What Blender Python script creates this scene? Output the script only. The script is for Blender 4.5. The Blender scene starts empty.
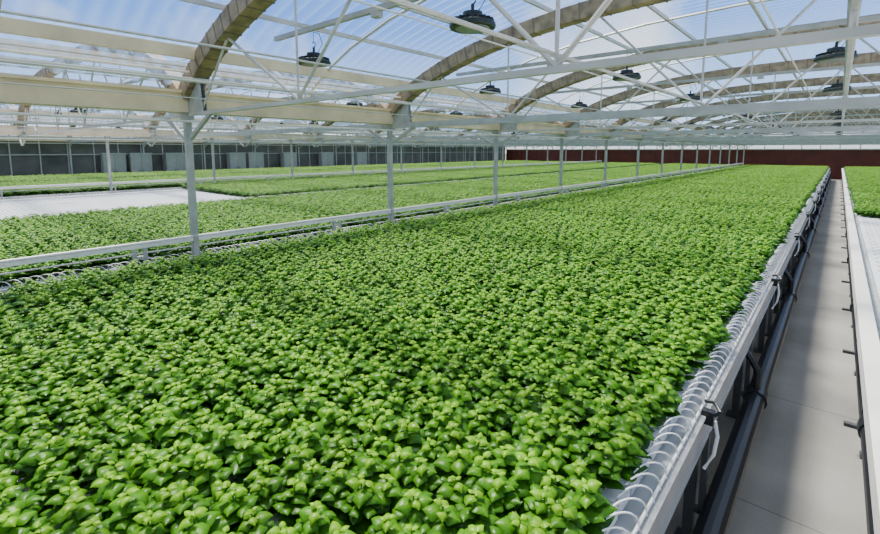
import bpy, math, random
from mathutils import Vector, Matrix, Euler
random.seed(7)
sc = bpy.context.scene
COL = sc.collection

# ---------------------------------------------------------------- materials
def new_mat(name):
    m = bpy.data.materials.new(name); m.use_nodes = True
    nt = m.node_tree
    for n in list(nt.nodes): nt.nodes.remove(n)
    out = nt.nodes.new('ShaderNodeOutputMaterial')
    return m, nt, out

def simple(name, col, rough=0.5, metal=0.0, noise=0.0, nscale=8.0, bump=0.0, spec=0.5):
    m, nt, out = new_mat(name)
    b = nt.nodes.new('ShaderNodeBsdfPrincipled')
    b.inputs['Roughness'].default_value = rough
    b.inputs['Metallic'].default_value = metal
    b.inputs['Specular IOR Level'].default_value = spec
    b.inputs['Base Color'].default_value = (*col, 1)
    nt.links.new(b.outputs[0], out.inputs[0])
    if noise > 0 or bump > 0:
        tc = nt.nodes.new('ShaderNodeTexCoord')
        n = nt.nodes.new('ShaderNodeTexNoise'); n.inputs['Scale'].default_value = nscale
        n.inputs['Detail'].default_value = 5
        nt.links.new(tc.outputs['Object'], n.inputs['Vector'])
        r = nt.nodes.new('ShaderNodeValToRGB')
        r.color_ramp.elements[0].position = 0.3; r.color_ramp.elements[1].position = 0.7
        r.color_ramp.elements[0].color = (*[c*(1-noise) for c in col], 1)
        r.color_ramp.elements[1].color = (*[min(1, c*(1+noise*0.5)) for c in col], 1)
        nt.links.new(n.outputs[0], r.inputs[0])
        nt.links.new(r.outputs[0], b.inputs['Base Color'])
    return m

M_galv = simple('galvanised_steel', (0.42, 0.42, 0.39), 0.5, 0.15, 0.2, 6)
M_white = simple('white_painted_steel', (0.78, 0.76, 0.71), 0.4, 0.0, 0.12, 3)
M_truss = simple('zinc_truss_tube', (0.52, 0.50, 0.45), 0.45, 0.1, 0.2, 3)
M_beige = simple('cream_beam_paint', (0.76, 0.61, 0.39), 0.6, 0, 0.25, 2.5)
M_arch = simple('weathered_arch', (0.30, 0.22, 0.125), 0.65, 0, 0.5, 9)
M_archrib = simple('arch_rib_paint', (0.18, 0.14, 0.085), 0.65, 0, 0.3, 9)
M_alu = simple('aluminium_profile', (0.44, 0.44, 0.43), 0.4, 0.4, 0.15, 5)
M_chan = simple('white_channel_plastic', (0.80, 0.82, 0.84), 0.35, 0, 0.06, 4)
M_tray = simple('grey_collector_tray', (0.42, 0.45, 0.48), 0.5, 0.1, 0.2, 8)
M_hole = simple('dark_planting_hole', (0.12, 0.13, 0.12), 0.8)
M_black = simple('black_pvc', (0.014, 0.016, 0.02), 0.35)
M_dgrey = simple('dark_steel_leg', (0.08, 0.085, 0.09), 0.5, 0.3)
M_tube = simple('white_feed_tube', (0.92, 0.93, 0.93), 0.3)
M_lamp = simple('lamp_housing', (0.020, 0.028, 0.027), 0.45, 0.3)
M_lens = simple('lamp_lens', (0.15, 0.17, 0.16), 0.3)
M_red = simple('red_brown_panel', (0.11, 0.018, 0.008), 0.6, 0, 0.35, 1.5)
M_dark = simple('dark_screen_wall', (0.12, 0.115, 0.10), 0.7, 0, 0.4, 1.2)
M_cab = simple('grey_cabinet_paint', (0.36, 0.36, 0.34), 0.6, 0, 0.3, 1.5)
M_stem = simple('basil_stem', (0.08, 0.20, 0.02), 0.6)

def mk_concrete():
    m, nt, out = new_mat('concrete_slab')
    b = nt.nodes.new('ShaderNodeBsdfPrincipled'); b.inputs['Roughness'].default_value = 0.75
    tc = nt.nodes.new('ShaderNodeTexCoord')
    n1 = nt.nodes.new('ShaderNodeTexNoise'); n1.inputs['Scale'].default_value = 1.3; n1.inputs['Detail'].default_value = 8
    n2 = nt.nodes.new('ShaderNodeTexNoise'); n2.inputs['Scale'].default_value = 60; n2.inputs['Detail'].default_value = 3
    mx = nt.nodes.new('ShaderNodeMath'); mx.operation = 'MULTIPLY_ADD'; mx.inputs[1].default_value = 0.25
    nt.links.new(tc.outputs['Object'], n1.inputs['Vector']); nt.links.new(tc.outputs['Object'], n2.inputs['Vector'])
    nt.links.new(n2.outputs[0], mx.inputs[0]); nt.links.new(n1.outputs[0], mx.inputs[2])
    r = nt.nodes.new('ShaderNodeValToRGB')
    r.color_ramp.elements[0].position = 0.45; r.color_ramp.elements[1].position = 0.85
    r.color_ramp.elements[0].color = (0.215, 0.21, 0.195, 1); r.color_ramp.elements[1].color = (0.34, 0.33, 0.31, 1)
    nt.links.new(mx.outputs[0], r.inputs[0])
    sx = nt.nodes.new('ShaderNodeSeparateXYZ'); nt.links.new(tc.outputs['Object'], sx.inputs[0])
    md = nt.nodes.new('ShaderNodeMath'); md.operation = 'PINGPONG'; md.inputs[1].default_value = 0.8
    nt.links.new(sx.outputs['Y'], md.inputs[0])
    lt = nt.nodes.new('ShaderNodeMath'); lt.operation = 'LESS_THAN'; lt.inputs[1].default_value = 0.005
    nt.links.new(md.outputs[0], lt.inputs[0])
    mixc = nt.nodes.new('ShaderNodeMixRGB'); mixc.inputs[2].default_value = (0.14, 0.135, 0.125, 1)
    nt.links.new(lt.outputs[0], mixc.inputs[0]); nt.links.new(r.outputs[0], mixc.inputs[1])
    nt.links.new(mixc.outputs[0], b.inputs['Base Color'])
    nt.links.new(b.outputs[0], out.inputs[0])
    return m
M_conc = mk_concrete()

def mk_poly(name, tint, tr_fac, dcol, rib=0.0):
    m, nt, out = new_mat(name)
    t = nt.nodes.new('ShaderNodeBsdfTransparent'); t.inputs[0].default_value = (*tint, 1)
    d = nt.nodes.new('ShaderNodeBsdfTranslucent'); d.inputs[0].default_value = (*dcol, 1)
    g = nt.nodes.new('ShaderNodeBsdfDiffuse'); g.inputs[0].default_value = (*dcol, 1)
    m1 = nt.nodes.new('ShaderNodeMixShader'); m1.inputs[0].default_value = 0.6
    nt.links.new(d.outputs[0], m1.inputs[1]); nt.links.new(g.outputs[0], m1.inputs[2])
    m2 = nt.nodes.new('ShaderNodeMixShader')
    tc = nt.nodes.new('ShaderNodeTexCoord')
    n = nt.nodes.new('ShaderNodeTexNoise'); n.inputs['Scale'].default_value = 0.6; n.inputs['Detail'].default_value = 4
    nt.links.new(tc.outputs['Object'], n.inputs['Vector'])
    mr = nt.nodes.new('ShaderNodeMapRange')
    mr.inputs[1].default_value = 0.3; mr.inputs[2].default_value = 0.7
    mr.inputs[3].default_value = 1-tr_fac-0.03; mr.inputs[4].default_value = 1-tr_fac+0.03
    nt.links.new(n.outputs[0], mr.inputs[0])
    fac = mr.outputs[0]
    if rib:
        # polycarbonate is denser on the rib crests (rib pitch 0.16 m along Y)
        sx = nt.nodes.new('ShaderNodeSeparateXYZ'); nt.links.new(tc.outputs['Object'], sx.inputs[0])
        pp = nt.nodes.new('ShaderNodeMath'); pp.operation = 'PINGPONG'; pp.inputs[1].default_value = 0.08
        nt.links.new(sx.outputs['Y'], pp.inputs[0])
        mm = nt.nodes.new('ShaderNodeMapRange'); mm.inputs[1].default_value = 0.0; mm.inputs[2].default_value = 0.08
        mm.inputs[3].default_value = -rib; mm.inputs[4].default_value = rib
        nt.links.new(pp.outputs[0], mm.inputs[0])
        ad = nt.nodes.new('ShaderNodeMath'); ad.use_clamp = True
        nt.links.new(fac, ad.inputs[0]); nt.links.new(mm.outputs[0], ad.inputs[1]); fac = ad.outputs[0]
    nt.links.new(fac, m2.inputs[0])
    nt.links.new(t.outputs[0], m2.inputs[1]); nt.links.new(m1.outputs[0], m2.inputs[2])
    nt.links.new(m2.outputs[0], out.inputs[0])
    return m
M_roof = mk_poly('corrugated_polycarbonate', (0.97, 0.985, 1.0), 0.86, (0.38, 0.58, 0.92), 0.14)
M_pwall = mk_poly('polycarbonate_wall', (0.9, 0.93, 0.95), 0.6, (0.85, 0.88, 0.88))

def mk_leaf():
    m, nt, out = new_mat('basil_leaf')
    b = nt.nodes.new('ShaderNodeBsdfPrincipled')
    b.inputs['Roughness'].default_value = 0.36
    b.inputs['Specular IOR Level'].default_value = 0.24
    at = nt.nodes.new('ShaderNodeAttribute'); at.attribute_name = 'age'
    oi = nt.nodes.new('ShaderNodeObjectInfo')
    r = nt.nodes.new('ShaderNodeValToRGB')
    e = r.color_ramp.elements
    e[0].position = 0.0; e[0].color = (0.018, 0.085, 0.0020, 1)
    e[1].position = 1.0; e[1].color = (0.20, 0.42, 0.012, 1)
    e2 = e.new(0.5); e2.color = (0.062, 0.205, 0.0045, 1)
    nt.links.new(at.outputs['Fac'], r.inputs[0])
    hs = nt.nodes.new('ShaderNodeHueSaturation')
    mr = nt.nodes.new('ShaderNodeMapRange'); mr.inputs[3].default_value = 0.8; mr.inputs[4].default_value = 1.2
    nt.links.new(oi.outputs['Random'], mr.inputs[0]); nt.links.new(mr.outputs[0], hs.inputs['Value'])
    nt.links.new(r.outputs[0], hs.inputs['Color'])
    nt.links.new(hs.outputs[0], b.inputs['Base Color'])
    tc = nt.nodes.new('ShaderNodeTexCoord')
    v = nt.nodes.new('ShaderNodeTexVoronoi'); v.inputs['Scale'].default_value = 110
    nt.links.new(tc.outputs['Object'], v.inputs['Vector'])
    bp = nt.nodes.new('ShaderNodeBump'); bp.inputs['Strength'].default_value = 0.3; bp.inputs['Distance'].default_value = 0.003
    nt.links.new(v.outputs['Distance'], bp.inputs['Height']); nt.links.new(bp.outputs[0], b.inputs['Normal'])
    tl = nt.nodes.new('ShaderNodeBsdfTranslucent')
    nt.links.new(hs.outputs[0], tl.inputs[0])
    mx = nt.nodes.new('ShaderNodeMixShader'); mx.inputs[0].default_value = 0.25
    nt.links.new(b.outputs[0], mx.inputs[1]); nt.links.new(tl.outputs[0], mx.inputs[2])
    nt.links.new(mx.outputs[0], out.inputs[0])
    return m
M_leaf = mk_leaf()

# ---------------------------------------------------------------- mesh builder
class MB:
    def __init__(s): s.v = []; s.f = []; s.m = []; s.mats = []
    def mi(s, mat):
        if mat not in s.mats: s.mats.append(mat)
        return s.mats.index(mat)
    def add(s, vs, fs, mat):
        o = len(s.v); s.v.extend(vs); k = s.mi(mat)
        for f in fs: s.f.append([i+o for i in f]); s.m.append(k)
    def box(s, x0, x1, y0, y1, z0, z1, mat):
        vs = [(x, y, z) for z in (z0, z1) for y in (y0, y1) for x in (x0, x1)]
        s.add(vs, [(0,2,3,1),(4,5,7,6),(0,1,5,4),(2,6,7,3),(0,4,6,2),(1,3,7,5)], mat)
    def beam(s, p0, p1, w, h, mat, ref=(0,1,0)):
        p0 = Vector(p0); p1 = Vector(p1); d = (p1-p0).normalized(); a = Vector(ref)
        if abs(d.dot(a)) > 0.99: a = Vector((0,0,1))
        u = (a - d*a.dot(d)).normalized(); n = d.cross(u)
        vs = []
        for p in (p0, p1):
            for (i, j) in ((-1,-1),(1,-1),(1,1),(-1,1)):
                vs.append(tuple(p + u*(i*w/2) + n*(j*h/2)))
        s.add(vs, [(3,2,1,0),(4,5,6,7),(0,1,5,4),(1,2,6,5),(2,3,7,6),(3,0,4,7)], mat)
    def tube(s, pts, r, mat, n=6, cap=True):
        pts = [Vector(p) for p in pts]; vs = []; fs = []
        for i, p in enumerate(pts):
            d = (pts[min(i+1, len(pts)-1)] - pts[max(i-1, 0)]).normalized()
            a = Vector((0,0,1)) if abs(d.z) < 0.9 else Vector((1,0,0))
            u = d.cross(a).normalized(); w = d.cross(u)
            for k in range(n):
                t = 2*math.pi*k/n
                vs.append(tuple(p + u*(math.cos(t)*r) + w*(math.sin(t)*r)))
        for i in range(len(pts)-1):
            for k in range(n):
                a = i*n+k; b = i*n+(k+1) % n
                fs.append((a, b, b+n, a+n))
        if cap:
            fs.append(tuple(range(n))); fs.append(tuple(range(len(vs)-1, len(vs)-n-1, -1)))
        s.add(vs, fs, mat)
    def lathe(s, prof, mat, c=(0,0,0), n=20):
        vs = []; fs = []
        for (r, z) in prof:
            for k in range(n):
                t = 2*math.pi*k/n; vs.append((c[0]+r*math.cos(t), c[1]+r*math.sin(t), c[2]+z))
        for i in range(len(prof)-1):
            for k in range(n):
                a = i*n+k; b = i*n+(k+1) % n; fs.append((a, b, b+n, a+n))
        fs.append(tuple(range(n))[::-1]); fs.append(tuple(range(len(vs)-n, len(vs))))
        s.add(vs, fs, mat)
    def mesh(s, name, smooth=False):
        me = bpy.data.meshes.new(name); me.from_pydata(s.v, [], s.f)
        for m in s.mats: me.materials.append(m)
        me.polygons.foreach_set('material_index', s.m)
        if smooth: me.polygons.foreach_set('use_smooth', [True]*len(s.f))
        me.update(); return me
    def obj(s, name, smooth=False, loc=(0,0,0)):
        return place(s.mesh(name, smooth), name, loc)
def place(me, name, loc=(0,0,0), parent=None, rot=None):
    o = bpy.data.objects.new(name, me); o.location = loc
    if rot: o.rotation_euler = rot
    if parent: o.parent = parent
    COL.objects.link(o); return o

# ---------------------------------------------------------------- layout
HW = 5.7
Y0, Y1 = -4.2, 44.5
BAY = 3.16
FR = [2.16 + BAY*k for k in range(-2, 14)]
FR = [y for y in FR if y < Y1-0.3]
RIDGES = [11.4, 0.0, -11.4, -22.8]
GUT = [17.1, 5.7, -5.7, -17.1, -28.5]
ZG = 2.75
def az(x, rise=1.12):
    return ZG + rise*max(0, 1-(min(1, abs(x)/HW))**3)**0.77

b = MB(); b.box(-29, 17.6, Y0-0.3, Y1+0.3, -0.12, 0, M_conc); b.obj('floor')
b = MB(); b.box(-200, 200, -150, 250, -0.4, -0.13, simple('outside_ground', (0.16,0.18,0.10), 0.9, 0, 0.3, 0.2)); b.obj('ground_outside')

def roof_mesh():
    vs = []; fs = []
    nx = 28; period = 0.16; ny = int((Y1-Y0)/period*4)
    xs = [-HW*math.cos(math.pi*i/nx) for i in range(nx+1)]
    for j in range(ny+1):
        y = Y0+(Y1-Y0)*j/ny
        c = 0.028*math.sin(2*math.pi*j/4.0 + 0.78)
        for x in xs: vs.append((x*0.995, y, az(x)+0.14+c))
    for j in range(ny):
        for i in range(nx):
            a = j*(nx+1)+i; fs.append((a, a+1, a+nx+2, a+nx+1))
    me = bpy.data.meshes.new('roof_sheet'); me.from_pydata(vs, [], fs)
    me.materials.append(M_roof); me.polygons.foreach_set('use_smooth', [True]*len(fs)); me.update()
    return me
rm = roof_mesh()
for rx in RIDGES: place(rm, 'ceiling_roof_sheet', (rx, 0, 0))

def arch_mesh(ch):
    b = MB()
    N = 40
    xs = [-HW*math.cos(math.pi*i/N)*0.992 for i in range(N+1)]
    pts = [(x, 0, az(x)) for x in xs]
    for (ww, o0, o1, mat) in ((0.17, -0.15, 0.03, M_arch),):
        vs = []; fs = []
        for i, p in enumerate(pts):
            q0 = Vector(pts[max(0, i-1)]); q1 = Vector(pts[min(N, i+1)])
            t = (q1-q0).normalized(); n = Vector((-t.z, 0, t.x)); P = Vector(p)
            for (yy, oo) in ((-ww/2, o0), (ww/2, o0), (ww/2, o1), (-ww/2, o1)):
                q = P+n*oo; vs.append((q.x, yy, q.z))
        for i in range(N):
            for k in range(4):
                a = i*4+k; c = i*4+(k+1) % 4; fs.append((a, c, c+4, a+4))
        b.add(vs, fs, mat)
    x = -5.5
    while x < 5.5:
        z = az(x); dz = (az(x+0.01)-az(x-0.01))/0.02
        n = Vector((-dz, 0, 1)).normalized()
        p = Vector((x, 0, z))
        b.beam(p-n*0.158, p+n*0.033, 0.18, 0.018, M_archrib)
        x += 0.16 if abs(x) > 4 else 0.3
    zc = 2.56
    b.box(-HW+0.05, HW-0.05, -ch*0.35, ch*0.35, zc-ch/2, zc+ch/2-0.025, M_galv if ch > 0.07 else M_truss)
    nodes = [-4.6, -3.4, -2.2, -1.1, 0, 1.1, 2.2, 3.4, 4.6]
    prev = (-5.3, zc)
    for i, x in enumerate(nodes):
        z = az(x)-0.14 if i % 2 == 0 else zc
        b.tube([(prev[0], 0, prev[1]), (x, 0, z)], 0.014, M_truss, 6)
        prev = (x, z)
    b.tube([(prev[0], 0, prev[1]), (5.3, 0, zc)], 0.014, M_truss, 6)
    for x in (-3.4, -1.1, 1.1, 3.4, 0):
        b.tube([(x, 0, zc), (x, 0, az(x)-0.14)], 0.011, M_truss, 6)
    for s in (-1, 1):
        b.beam((s*5.62, 0, 2.28), (s*5.05, 0, 2.55), 0.035, 0.04, M_galv)
        vs = [(s*5.58, -0.02, 2.56), (s*5.58, -0.02, 2.85), (s*5.25, -0.02, 3.0), (s*5.2, -0.02, 2.56)]
        b.add(vs + [(x, 0.02, z) for x, y, z in vs], [(0,1,2,3), (7,6,5,4)], M_galv)
    return b.mesh('arch_truss')
am = [arch_mesh(0.06), arch_mesh(0.11)]
for rx in RIDGES:
    for k, y in enumerate(FR): place(am[k % 2], 'arch_truss', (rx, y, 0))

def purlin_mesh():
    b = MB()
    for x in (-5.2, 5.2):
        z = az(x)
        b.box(x-0.03, x+0.03, Y0, Y1, z-0.03, z+0.09, M_beige)
    for x in (-4.5, -3.7, -2.8, -1.9, -0.95, 0, 0.95, 1.9, 2.8, 3.7, 4.5):
        z = az(x)
        b.box(x-0.016, x+0.016, Y0, Y1, z+0.045, z+0.09, M_truss)
    return b.mesh('roof_purlins')
pm = purlin_mesh()
for rx in RIDGES: place(pm, 'roof_purlins', (rx, 0, 0))

b = MB()
for y in [f+BAY/2 for f in FR[:-1]]:
    pts = [(x, y, az(x)+0.06) for x in [-HW*math.cos(math.pi*i/16)*0.99 for i in range(17)]]
    b.tube(pts, 0.018, M_truss, 5)
rbm = b.mesh('roof_rib')
for rx in RIDGES: place(rbm, 'roof_ribs', (rx, 0, 0))

def pipes():
    b = MB()
    for x, z, r, m in ((-5.35, 2.98, 0.014, M_white), (-5.25, 2.90, 0.012, M_white), (-5.45, 3.05, 0.010, M_alu),
                       (5.35, 2.98, 0.014, M_white), (-3.4, 2.62, 0.010, M_truss), (-1.1, 2.62, 0.010, M_truss),
                       (1.1, 2.62, 0.010, M_truss), (3.4, 2.62, 0.010, M_truss), (-4.5, 2.62, 0.006, M_alu),
                       (-2.2, 2.62, 0.006, M_alu), (0.0, 2.64, 0.018, M_galv), (2.2, 2.62, 0.006, M_alu),
                       (-0.55, 3.3, 0.010, M_white), (0.55, 3.3, 0.010, M_white), (-2.8, 3.25, 0.008, M_white)):
        b.tube([(x, Y0+0.12, z), (x, Y1-0.12, z)], r, m, 6)
    return b.mesh('overhead_pipes')
ppm = pipes()
for rx in RIDGES: place(ppm, 'overhead_pipes', (rx, 0, 0))

for gx in GUT:
    b = MB()
    b.box(-0.10, 0.10, Y0, Y1, 2.57, 2.60, M_beige)
    b.box(-0.11, -0.085, Y0, Y1, 2.57, 2.80, M_beige); b.box(0.085, 0.11, Y0, Y1, 2.57, 2.80, M_beige)
    b.box(-0.14, -0.11, Y0, Y1, 2.78, 2.81, M_beige); b.box(0.11, 0.14, Y0, Y1, 2.78, 2.81, M_beige)
    b.tube([(0.13, Y0, 2.47), (0.13, Y1, 2.47)], 0.014, M_white, 6)
    b.obj('gutter_beam', loc=(gx, 0, 0))

def post_mesh():
    b = MB(); w = 0.034
    b.box(-w, w, -w, w, 0, 2.569, M_galv)
    b.box(-0.09, 0.09, -0.08, 0.08, 0, 0.015, M_galv)
    b.box(-0.09, 0.09, -0.045, 0.045, 2.47, 2.569, M_galv)
    b.box(w, w+0.012, -0.03, 0.03, 0.9, 1.15, M_galv)
    return b.mesh('support_post')
psm = post_mesh()
for gx in GUT:
    for y in FR:
        yy = y-1.2 if gx == -17.1 else y
        if yy > Y0+0.2: place(psm, 'support_post', (gx, yy, 0))

def lamp_mesh():
    b = MB()
    b.lathe([(0.160, 0.0), (0.167, 0.012), (0.163, 0.035), (0.10, 0.055), (0.075, 0.06), (0.07, 0.11), (0.03, 0.118)], M_lamp, n=24)
    b.lathe([(0.120, -0.006), (0.125, 0.002)], M_lens, n=24)
    for k in range(20):
        t = 2*math.pi*k/20; c, s = math.cos(t), math.sin(t)
        b.beam((c*0.072, s*0.072, 0.06), (c*0.150, s*0.150, 0.045), 0.006, 0.035, M_lamp, ref=(-s, c, 0))
    b.tube([(0, 0, 0.11), (0, 0, 0.17)], 0.012, M_lamp, 8)
    b.tube([(0.0, 0, 0.165), (0.025, 0, 0.18), (0.03, 0, 0.205), (0.0, 0, 0.225), (-0.02, 0, 0.21)], 0.005, M_lamp, 6)
    b.tube([(0, 0, 0.22), (0, 0, 0.32)], 0.004, M_galv, 5)
    b.tube([(0.03, 0.02, 0.11), (0.08, 0.05, 0.2), (0.05, 0.03, 0.3), (0.0, 0.0, 0.32)], 0.004, M_lamp, 5)
    return b.mesh('high_bay_lamp')
lm = lamp_mesh()
b = MB()
for y in [f+0.6 for f in FR if f > -2]:
    b.beam((-4.75, y, 3.35), (4.75, y, 3.35), 0.045, 0.045, M_galv)
    for x in (-3.1, 3.1, -1.05, 1.05):
        b.box(x-0.04, x+0.04, y-0.035, y+0.035, 3.28, 3.33, M_galv)
cm = b.mesh('lamp_conduit')
for rx in RIDGES[:]:
    place(cm, 'lamp_conduit', (rx, 0, 0))
    for k, y in enumerate([f+0.6 for f in FR if f > -2]):
        for x in (-4.1, -2.05, -0.1, 2.05, 4.1):
            if rx in (11.4, -22.8) and x not in (-4.1, -0.1, 4.1): continue
            place(lm, 'high_bay_lamp', (rx+x, y+random.uniform(-0.04, 0.04), 3.01))

# ---------------------------------------------------------------- benches
CH = 0.13
def bench(x0, x1, ys, ye, hoopL=True, hoopR=True, white_to=None, detailed=True, name='growing_bench'):
    b = MB()
    for (xe, s) in ((x0, 1), (x1, -1)):
        b.box(min(xe, xe+s*0.012), max(xe, xe+s*0.012), ys, ye, 0.66, 0.80, M_alu)
        b.box(min(xe-s*0.012, xe+s*0.02), max(xe-s*0.012, xe+s*0.02), ys, ye, 0.80, 0.812, M_alu)
        b.box(min(xe-s*0.012, xe+s*0.05), max(xe-s*0.012, xe+s*0.05), ys, ye, 0.65, 0.662, M_alu)
        b.box(min(xe+s*0.03, xe+s*0.12), max(xe+s*0.03, xe+s*0.12), ys, ye, 0.75, 0.77, M_tray)
    b.box(x0, x1, ye-0.012, ye, 0.66, 0.82, M_alu); b.box(x0, x1, ys, ys+0.012, 0.66, 0.82, M_alu)
    n = int((ye-ys-0.04)/CH)
    for i in range(n):
        y = ys+0.03+i*CH
        b.box(x0+0.10, x1-0.10, y, y+0.112, 0.79, 0.835, M_chan)
    y = ys+0.5
    while y < ye:
        for (xe, s) in ((x0, 1), (x1, -1)):
            xl = xe+s*0.06
            b.box(xl-0.025, xl+0.025, y-0.025, y+0.025, 0, 0.66, M_dgrey)
            b.box(xl-0.06, xl+0.06, y-0.05, y+0.05, 0, 0.01, M_dgrey)
            b.beam((xl, y, 0.35), (xe+s*0.55, y, 0.64), 0.03, 0.03, M_dgrey)
            b.box(xe-0.015, xe+0.015, y-0.02, y+0.02, 0.20, 0.66, M_dgrey)
            b.box(min(xe-s*0.10, xe+s*0.07), max(xe-s*0.10, xe+s*0.07), y-0.02, y+0.02, 0.19, 0.215, M_dgrey)
        xm = (x0+x1)/2
        b.box(xm-0.025, xm+0.025, y-0.025, y+0.025, 0, 0.66, M_dgrey)
        b.box(x0+0.02, x1-0.02, y-0.02, y+0.02, 0.70, 0.76, M_alu)
        b.box(x0+0.02, x1-0.02, y-0.02, y+0.02, 0.64, 0.70, M_dgrey)
        y += 1.58
    b.obj(name)
    for (xe, s, on) in ((x0, 1, hoopL), (x1, -1, hoopR)):
        if not on: continue
        h = MB()
        sp = 0.085
        nh = int((ye-ys-0.3)/sp)
        rt = 0.0036 if xe > -1 else 0.0045
        for i in range(nh):
            y = ys+0.06+i*sp
            pts = []
            for k in range(11):
                t = math.pi*k/10
                xx = xe+s*(0.064+0.050*math.cos(t)); yy = y+0.07-0.07*math.cos(t)
                zz = 0.815+0.085*math.sin(t)**0.8
                pts.append((xx, yy, zz))
            h.tube(pts, rt, M_tube, 5, cap=False)
        h.tube([(xe+s*0.02, ys, 0.825), (xe+s*0.02, ye, 0.825)], 0.007, M_tube, 6)
        h.obj('irrigation_tube_loops', smooth=True)
    if white_to:
        h = MB()
        for i in range(n):
            y = ys+0.03+i*CH+0.052
            if y > white_to: break
            m = int((x1-x0-0.3)/0.115)
            for j in range(m):
                x = x0+0.17+j*0.115+(0.05 if i % 2 else 0)
                vs = [(x+0.022*math.cos(a*math.pi/4), y+0.022*math.sin(a*math.pi/4), 0.8365) for a in range(8)]
                h.add(vs, [tuple(range(8))], M_hole)
        h.obj('planting_holes')

BYS, BYE = -1.0, 43.3
bench(-5.55, -0.42, BYS, BYE, True, True)
bench(-10.98, -5.92, BYS, BYE, True, True)
bench(-16.85, -11.75, BYS, BYE, True, True, white_to=6.0)
bench(-22.4, -17.35, BYS, BYE, True, False)
bench(-27.5, -23.2, BYS, BYE, False, False)
bench(0.27, 5.5, BYS, BYE, False, True, white_to=12.2)
bench(5.92, 11.0, BYS, BYE, False, False)

def drain(x, s, name='drain_pipe'):
    b = MB()
    b.tube([(x, BYS, 0.285), (x, BYE, 0.285)], 0.065, M_black, 14)
    y = 0.9
    while y < BYE:
        b.tube([(x, y-0.06, 0.285), (x, y+0.06, 0.285)], 0.078, M_black, 14)
        b.tube([(x, y, 0.30), (x, y, 0.50), (x+s*0.05, y, 0.58), (x+s*0.11, y, 0.66)], 0.028, M_black, 8)
        y += 3.16
    b.obj(name, smooth=False)
drain(-0.34, -1); drain(0.31, 1); drain(-11.68, -1)

b = MB()
y = 2.55
while y < BYE:
    x = -0.405
    b.box(x-0.025, x+0.03, y-0.02, y+0.02, 0.77, 0.84, M_black)
    b.tube([(x+0.03, y, 0.82), (x+0.055, y+0.0, 0.85), (x+0.02, y+0.04, 0.87), (x-0.025, y+0.05, 0.86)], 0.010, M_black, 8)
    b.tube([(x+0.03, y+0.02, 0.78), (x+0.045, y+0.03, 0.7), (x+0.035, y+0.02, 0.6), (x+0.0, y, 0.52)], 0.009, M_tube, 8)
    y += 3.16
b.obj('feed_valves')

b = MB()
b.box(0.205, 0.235, BYS, BYE, 0.74, 0.86, M_white)
b.box(0.205, 0.30, BYS, BYE, 0.86, 0.872, M_white)
b.obj('bench_edge_rail')

def rail(gx, y_off=0.0):
    b = MB()
    b.box(gx+0.06, gx+0.09, BYS, BYE, 1.09, 1.13, M_white)
    b.tube([(gx+0.075, BYS, 1.143), (gx+0.075, BYE, 1.143)], 0.015, M_white, 8)
    b.tube([(gx+0.075, BYS, 1.03), (gx+0.075, BYE, 1.03)], 0.008, M_alu, 6)
    y = 1.58
    while y < BYE:
        for dy in (-0.05, 0.05):
            b.box(gx+0.05, gx+0.10, y+dy-0.018, y+dy+0.018, 0.0, 1.09, M_galv)
        b.box(gx+0.045, gx+0.105, y-0.07, y+0.07, 0.98, 1.0, M_galv)
        y += 2.6
    b.obj('transport_rail')
rail(-5.75); rail(-17.15); rail(5.6)

# ---------------------------------------------------------------- basil
def leaf(V, F, A, base, yaw, L, W, elev, droop, age, roll=0.0):
    nu, nv = 6, 4
    o = len(V)
    c, s = math.cos(yaw), math.sin(yaw)
    x = 0.0; z = 0.0
    prof = [0.10, 0.70, 0.98, 1.0, 0.82, 0.5, 0.04]
    ang = elev
    for i in range(nu+1):
        w = W*0.5*prof[i]
        for j in range(nv+1):
            v = (j/nv)*2-1
            yy = v*w*(1-0.12*v*v)
            zz = -(v*v)*w*0.55 - 0.16*w*(1-min(1, abs(v)*2))
            xx = x - math.sin(ang)*zz
            z2 = z + math.cos(ang)*zz
            yy2 = yy*math.cos(roll) - zz*math.sin(roll)
            z3 = z2 + yy*math.sin(roll)
            V.append((base[0]+c*xx-s*yy2, base[1]+s*xx+c*yy2, base[2]+z3))
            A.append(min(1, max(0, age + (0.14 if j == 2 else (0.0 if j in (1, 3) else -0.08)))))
        x += math.cos(ang)*L/nu; z += math.sin(ang)*L/nu
        ang -= droop/nu
    for i in range(nu):
        for j in range(nv):
            a = o+i*(nv+1)+j; F.append((a, a+1, a+nv+2, a+nv+1))

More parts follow.
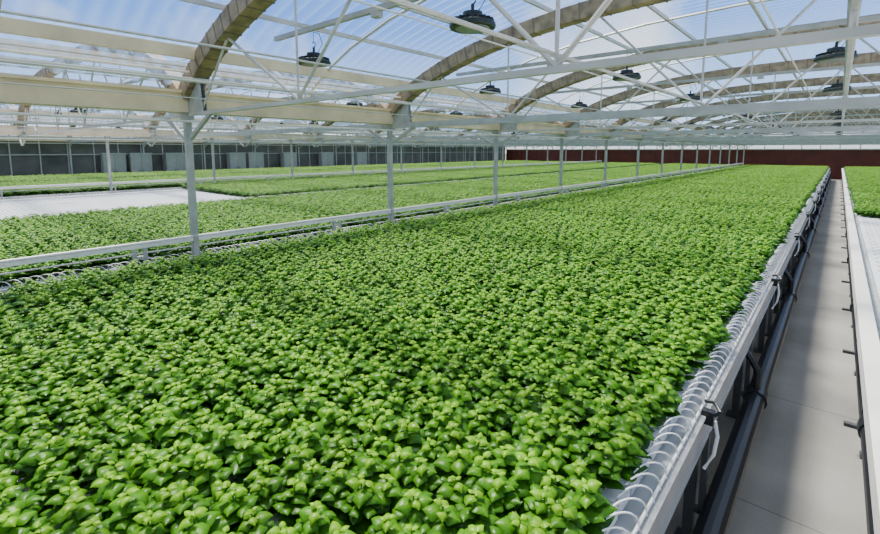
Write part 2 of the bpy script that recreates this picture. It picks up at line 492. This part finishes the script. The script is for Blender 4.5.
def plant(idx):
    rnd = random.Random(100+idx)
    V = []; F = []; A = []
    lx, ly = rnd.uniform(-0.008, 0.008), rnd.uniform(-0.008, 0.008)
    tiers = [
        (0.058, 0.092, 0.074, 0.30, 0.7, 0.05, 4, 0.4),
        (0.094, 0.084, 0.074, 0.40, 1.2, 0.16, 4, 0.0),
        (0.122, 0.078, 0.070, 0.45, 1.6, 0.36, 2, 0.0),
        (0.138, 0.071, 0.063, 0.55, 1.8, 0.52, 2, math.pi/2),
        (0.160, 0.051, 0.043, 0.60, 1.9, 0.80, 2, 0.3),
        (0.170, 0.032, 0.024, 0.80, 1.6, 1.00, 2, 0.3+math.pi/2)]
    for k, (z, L, W, e, d, a, cnt, off) in enumerate(tiers):
        for m in range(cnt):
            yw = off + m*2*math.pi/cnt + rnd.uniform(-0.25, 0.25)
            f = rnd.uniform(0.85, 1.18)
            leaf(V, F, A, (lx*k/5, ly*k/5, z+rnd.uniform(-0.005, 0.005)), yw, L*f, W*f,
                 e+rnd.uniform(-0.2, 0.2), d+rnd.uniform(-0.25, 0.3), a+rnd.uniform(-0.08, 0.08), rnd.uniform(-0.3, 0.3))
    for m in range(3):
        yw = m*math.pi*2/3 + 0.78 + rnd.uniform(-0.4, 0.4)
        r = 0.036
        bx, by = r*math.cos(yw), r*math.sin(yw)
        zb = 0.108+rnd.uniform(-0.016, 0.012)
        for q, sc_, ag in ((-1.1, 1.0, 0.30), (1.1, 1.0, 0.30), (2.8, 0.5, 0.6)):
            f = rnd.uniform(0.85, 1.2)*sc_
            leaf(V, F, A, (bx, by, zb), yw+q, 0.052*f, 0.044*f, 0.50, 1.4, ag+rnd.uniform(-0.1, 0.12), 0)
    nleaf = len(F)
    o = len(V)
    for i, z in enumerate((0.0, 0.165)):
        for k in range(5):
            t = 2*math.pi*k/5; V.append((0.003*math.cos(t)+(lx if i else 0), 0.003*math.sin(t)+(ly if i else 0), z)); A.append(0.4)
    for k in range(5): F.append((o+k, o+(k+1) % 5, o+5+(k+1) % 5, o+5+k))
    me = bpy.data.meshes.new('basil_plant'); me.from_pydata(V, [], F)
    me.materials.append(M_leaf); me.materials.append(M_stem)
    me.polygons.foreach_set('material_index', [0]*nleaf+[1]*(len(F)-nleaf))
    me.polygons.foreach_set('use_smooth', [True]*len(F))
    at = me.attributes.new('age', 'FLOAT', 'POINT'); at.data.foreach_set('value', A)
    me.update(); return me

pc = bpy.data.collections.new('basil_plant_variants')
for i in range(7):
    o = bpy.data.objects.new('basil_plant_variant', plant(i)); pc.objects.link(o)

ng = bpy.data.node_groups.new('plant_scatter', 'GeometryNodeTree')
ng.interface.new_socket('Geometry', in_out='INPUT', socket_type='NodeSocketGeometry')
ng.interface.new_socket('Geometry', in_out='OUTPUT', socket_type='NodeSocketGeometry')
gi = ng.nodes.new('NodeGroupInput'); go = ng.nodes.new('NodeGroupOutput')
ci = ng.nodes.new('GeometryNodeCollectionInfo'); ci.inputs['Collection'].default_value = pc
ci.inputs['Separate Children'].default_value = True; ci.inputs['Reset Children'].default_value = True
ip = ng.nodes.new('GeometryNodeInstanceOnPoints'); ip.inputs['Pick Instance'].default_value = True
def named(nm, t):
    n = ng.nodes.new('GeometryNodeInputNamedAttribute'); n.data_type = t; n.inputs['Name'].default_value = nm
    return n
a1 = named('variant', 'INT'); a2 = named('rot', 'FLOAT_VECTOR'); a3 = named('scl', 'FLOAT')
e2r = ng.nodes.new('FunctionNodeEulerToRotation')
L = ng.links
L.new(gi.outputs[0], ip.inputs['Points']); L.new(ci.outputs[0], ip.inputs['Instance'])
L.new(a1.outputs[0], ip.inputs['Instance Index'])
L.new(a2.outputs[0], e2r.inputs[0]); L.new(e2r.outputs[0], ip.inputs['Rotation'])
L.new(a3.outputs[0], ip.inputs['Scale']); L.new(ip.outputs[0], go.inputs[0])

def crop(x0, x1, ys, ye, sx=0.118, coarse=1.0):
    P = []; V = []; R = []; S = []
    n = int((BYE-BYS-0.04)/CH)
    for i in range(n):
        y = BYS+0.03+i*CH+0.052
        if y < ys or y > ye: continue
        x = x0+0.13+(sx*0.5 if i % 2 else 0)+random.uniform(-0.03, 0.03)
        while x < x1-0.11:
            P.append((x+random.uniform(-0.016, 0.016), y+random.uniform(-0.020, 0.020), 0.825))
            V.append(random.randrange(7))
            R += [random.uniform(-0.16, 0.16), random.uniform(-0.16, 0.16), random.uniform(0, 6.283)]
            S.append(random.uniform(0.94, 1.22)*coarse*(1+0.04*math.sin(x*2.1+1)*math.sin(y*1.3)))
            x += sx*coarse*random.uniform(0.93, 1.07)
    me = bpy.data.meshes.new('basil_crop'); me.from_pydata(P, [], [])
    for nm, t, d, k in (('variant', 'INT', V, 'value'), ('rot', 'FLOAT_VECTOR', R, 'vector'), ('scl', 'FLOAT', S, 'value')):
        at = me.attributes.new(nm, t, 'POINT'); at.data.foreach_set(k, d)
    o = place(me, 'basil_crop')
    md = o.modifiers.new('scatter', 'NODES'); md.node_group = ng
crop(-5.55, -0.42, BYS, BYE)
crop(-10.98, -5.92, BYS, BYE)
crop(-16.85, -11.75, 6.0, BYE)
crop(-22.4, -17.35, BYS, BYE, coarse=1.1)
crop(-27.5, -23.2, BYS, BYE, coarse=1.1)
crop(0.27, 5.5, 12.2, BYE)
crop(5.92, 11.0, BYS, BYE, coarse=1.2)

# ---------------------------------------------------------------- walls
def gable(y, name):
    b = MB()
    for rx in RIDGES:
        xs = [-HW*math.cos(math.pi*i/24) for i in range(25)]
        vs = [(rx+x, y, az(x)+0.12) for x in xs] + [(rx+x, y, 2.2) for x in xs]
        fs = [(i, i+1, 26+i, 25+i) for i in range(24)]
        b.add(vs, fs, M_pwall)
        for x in [-5.7, -4.5, -3.3, -2.2, -1.1, 0, 1.1, 2.2, 3.3, 4.5]:
            b.box(rx+x-0.03, rx+x+0.03, y-0.09, y-0.01, 2.2, az(x)+0.1, M_truss)
        b.box(rx-HW, rx+HW, y-0.10, y-0.01, 2.16, 2.24, M_truss)
        b.box(rx-HW, rx+HW, y-0.10, y-0.01, 2.68, 2.76, M_truss)
    return b
b = gable(Y1, 'wall_back')
b.box(-28.5, 17.1, Y1-0.05, Y1+0.05, 0, 2.18, M_red)
x = -28.2
while x < 17:
    b.box(x-0.02, x+0.02, Y1-0.08, Y1-0.05, 0, 2.18, M_red); x += 0.6
b.obj('wall_back')
b = gable(Y0, 'wall_front')
b.box(-28.5, 17.1, Y0-0.05, Y0+0.05, 0, 2.2, M_pwall)
b.obj('wall_front')
b = MB()
X = -28.62
b.box(X-0.08, X-0.03, Y0, Y1, 0, 2.57, M_dark)
y = Y0
while y < Y1:
    b.box(X-0.03, X+0.02, y-0.025, y+0.025, 0, 2.57, M_galv); y += 1.05
b.box(X-0.03, X+0.03, Y0, Y1, 1.9, 1.95, M_galv)
b.obj('wall_left')
b = MB(); b.box(17.25, 17.33, Y0, Y1, 0, 2.6, M_pwall)
y = Y0
while y < Y1:
    b.box(17.2, 17.25, y-0.025, y+0.025, 0, 2.57, M_galv); y += 1.58
b.obj('wall_right')
def cabinet():
    b = MB()
    b.box(-0.2, 0.2, -0.5, 0.5, 0.0, 1.95, M_cab)
    b.box(0.2, 0.22, -0.48, -0.01, 0.05, 1.9, M_cab); b.box(0.2, 0.22, 0.01, 0.48, 0.05, 1.9, M_cab)
    b.box(0.22, 0.24, -0.08, -0.05, 0.9, 1.1, M_dgrey); b.box(0.22, 0.24, 0.05, 0.08, 0.9, 1.1, M_dgrey)
    b.box(-0.2, 0.24, -0.52, 0.52, 1.95, 1.99, M_galv)
    return b.mesh('control_cabinet')
cb = cabinet()
for y in (7.0, 8.2, 9.9, 13.4, 14.6, 17.0, 20.0, 23.2): place(cb, 'control_cabinet', (-28.2, y, 0))

# ---------------------------------------------------------------- light
w = bpy.data.worlds.new('sky'); sc.world = w; w.use_nodes = True
nt = w.node_tree
for n in list(nt.nodes): nt.nodes.remove(n)
out = nt.nodes.new('ShaderNodeOutputWorld'); bg = nt.nodes.new('ShaderNodeBackground')
tc = nt.nodes.new('ShaderNodeTexCoord'); sx = nt.nodes.new('ShaderNodeSeparateXYZ')
nt.links.new(tc.outputs['Generated'], sx.inputs[0])
r = nt.nodes.new('ShaderNodeValToRGB')
e = r.color_ramp.elements
e[0].position = 0.0; e[0].color = (1.0, 1.0, 1.0, 1)
e[1].position = 0.75; e[1].color = (0.65, 0.70, 0.78, 1)
e2 = e.new(0.10); e2.color = (0.42, 0.62, 1.0, 1)
e3 = e.new(0.24); e3.color = (0.12, 0.31, 0.85, 1)
e4 = e.new(0.5); e4.color = (0.16, 0.34, 0.80, 1)
nt.links.new(sx.outputs['Z'], r.inputs[0])
n = nt.nodes.new('ShaderNodeTexNoise'); n.inputs['Scale'].default_value = 3.0; n.inputs['Detail'].default_value = 6
nt.links.new(tc.outputs['Generated'], n.inputs['Vector'])
cr = nt.nodes.new('ShaderNodeValToRGB'); cr.color_ramp.elements[0].position = 0.54; cr.color_ramp.elements[1].position = 0.74
nt.links.new(n.outputs[0], cr.inputs[0])
mx = nt.nodes.new('ShaderNodeMixRGB'); mx.inputs[2].default_value = (1.0, 1.0, 1.0, 1)
nt.links.new(cr.outputs[0], mx.inputs[0]); nt.links.new(r.outputs[0], mx.inputs[1])
nt.links.new(mx.outputs[0], bg.inputs[0]); bg.inputs[1].default_value = 1.8
nt.links.new(bg.outputs[0], out.inputs[0])

sd = bpy.data.lights.new('sun', 'SUN'); sd.energy = 12.5; sd.angle = math.radians(14); sd.color = (1.0, 0.94, 0.83)
so = bpy.data.objects.new('sun', sd); COL.objects.link(so)
dirv = Vector((0.45, -0.10, -0.88))
so.rotation_euler = dirv.to_track_quat('-Z', 'Y').to_euler()
so.location = (-20, 10, 40)

# ---------------------------------------------------------------- camera
cd = bpy.data.cameras.new('camera'); cam = bpy.data.objects.new('camera', cd); COL.objects.link(cam)
f = 460.0; th = math.radians(40.8); p = math.radians(6.7)
cd.sensor_fit = 'HORIZONTAL'; cd.sensor_width = 36; cd.lens = f/880*36
cd.shift_y = -(267-204)/880.0
cd.clip_end = 500; cd.clip_start = 0.02
F = Vector((-math.sin(th)*math.cos(p), math.cos(th)*math.cos(p), -math.sin(p)))
cam.location = (0, 0, 2.15)
cam.rotation_euler = F.to_track_quat('-Z', 'Y').to_euler()
sc.camera = cam
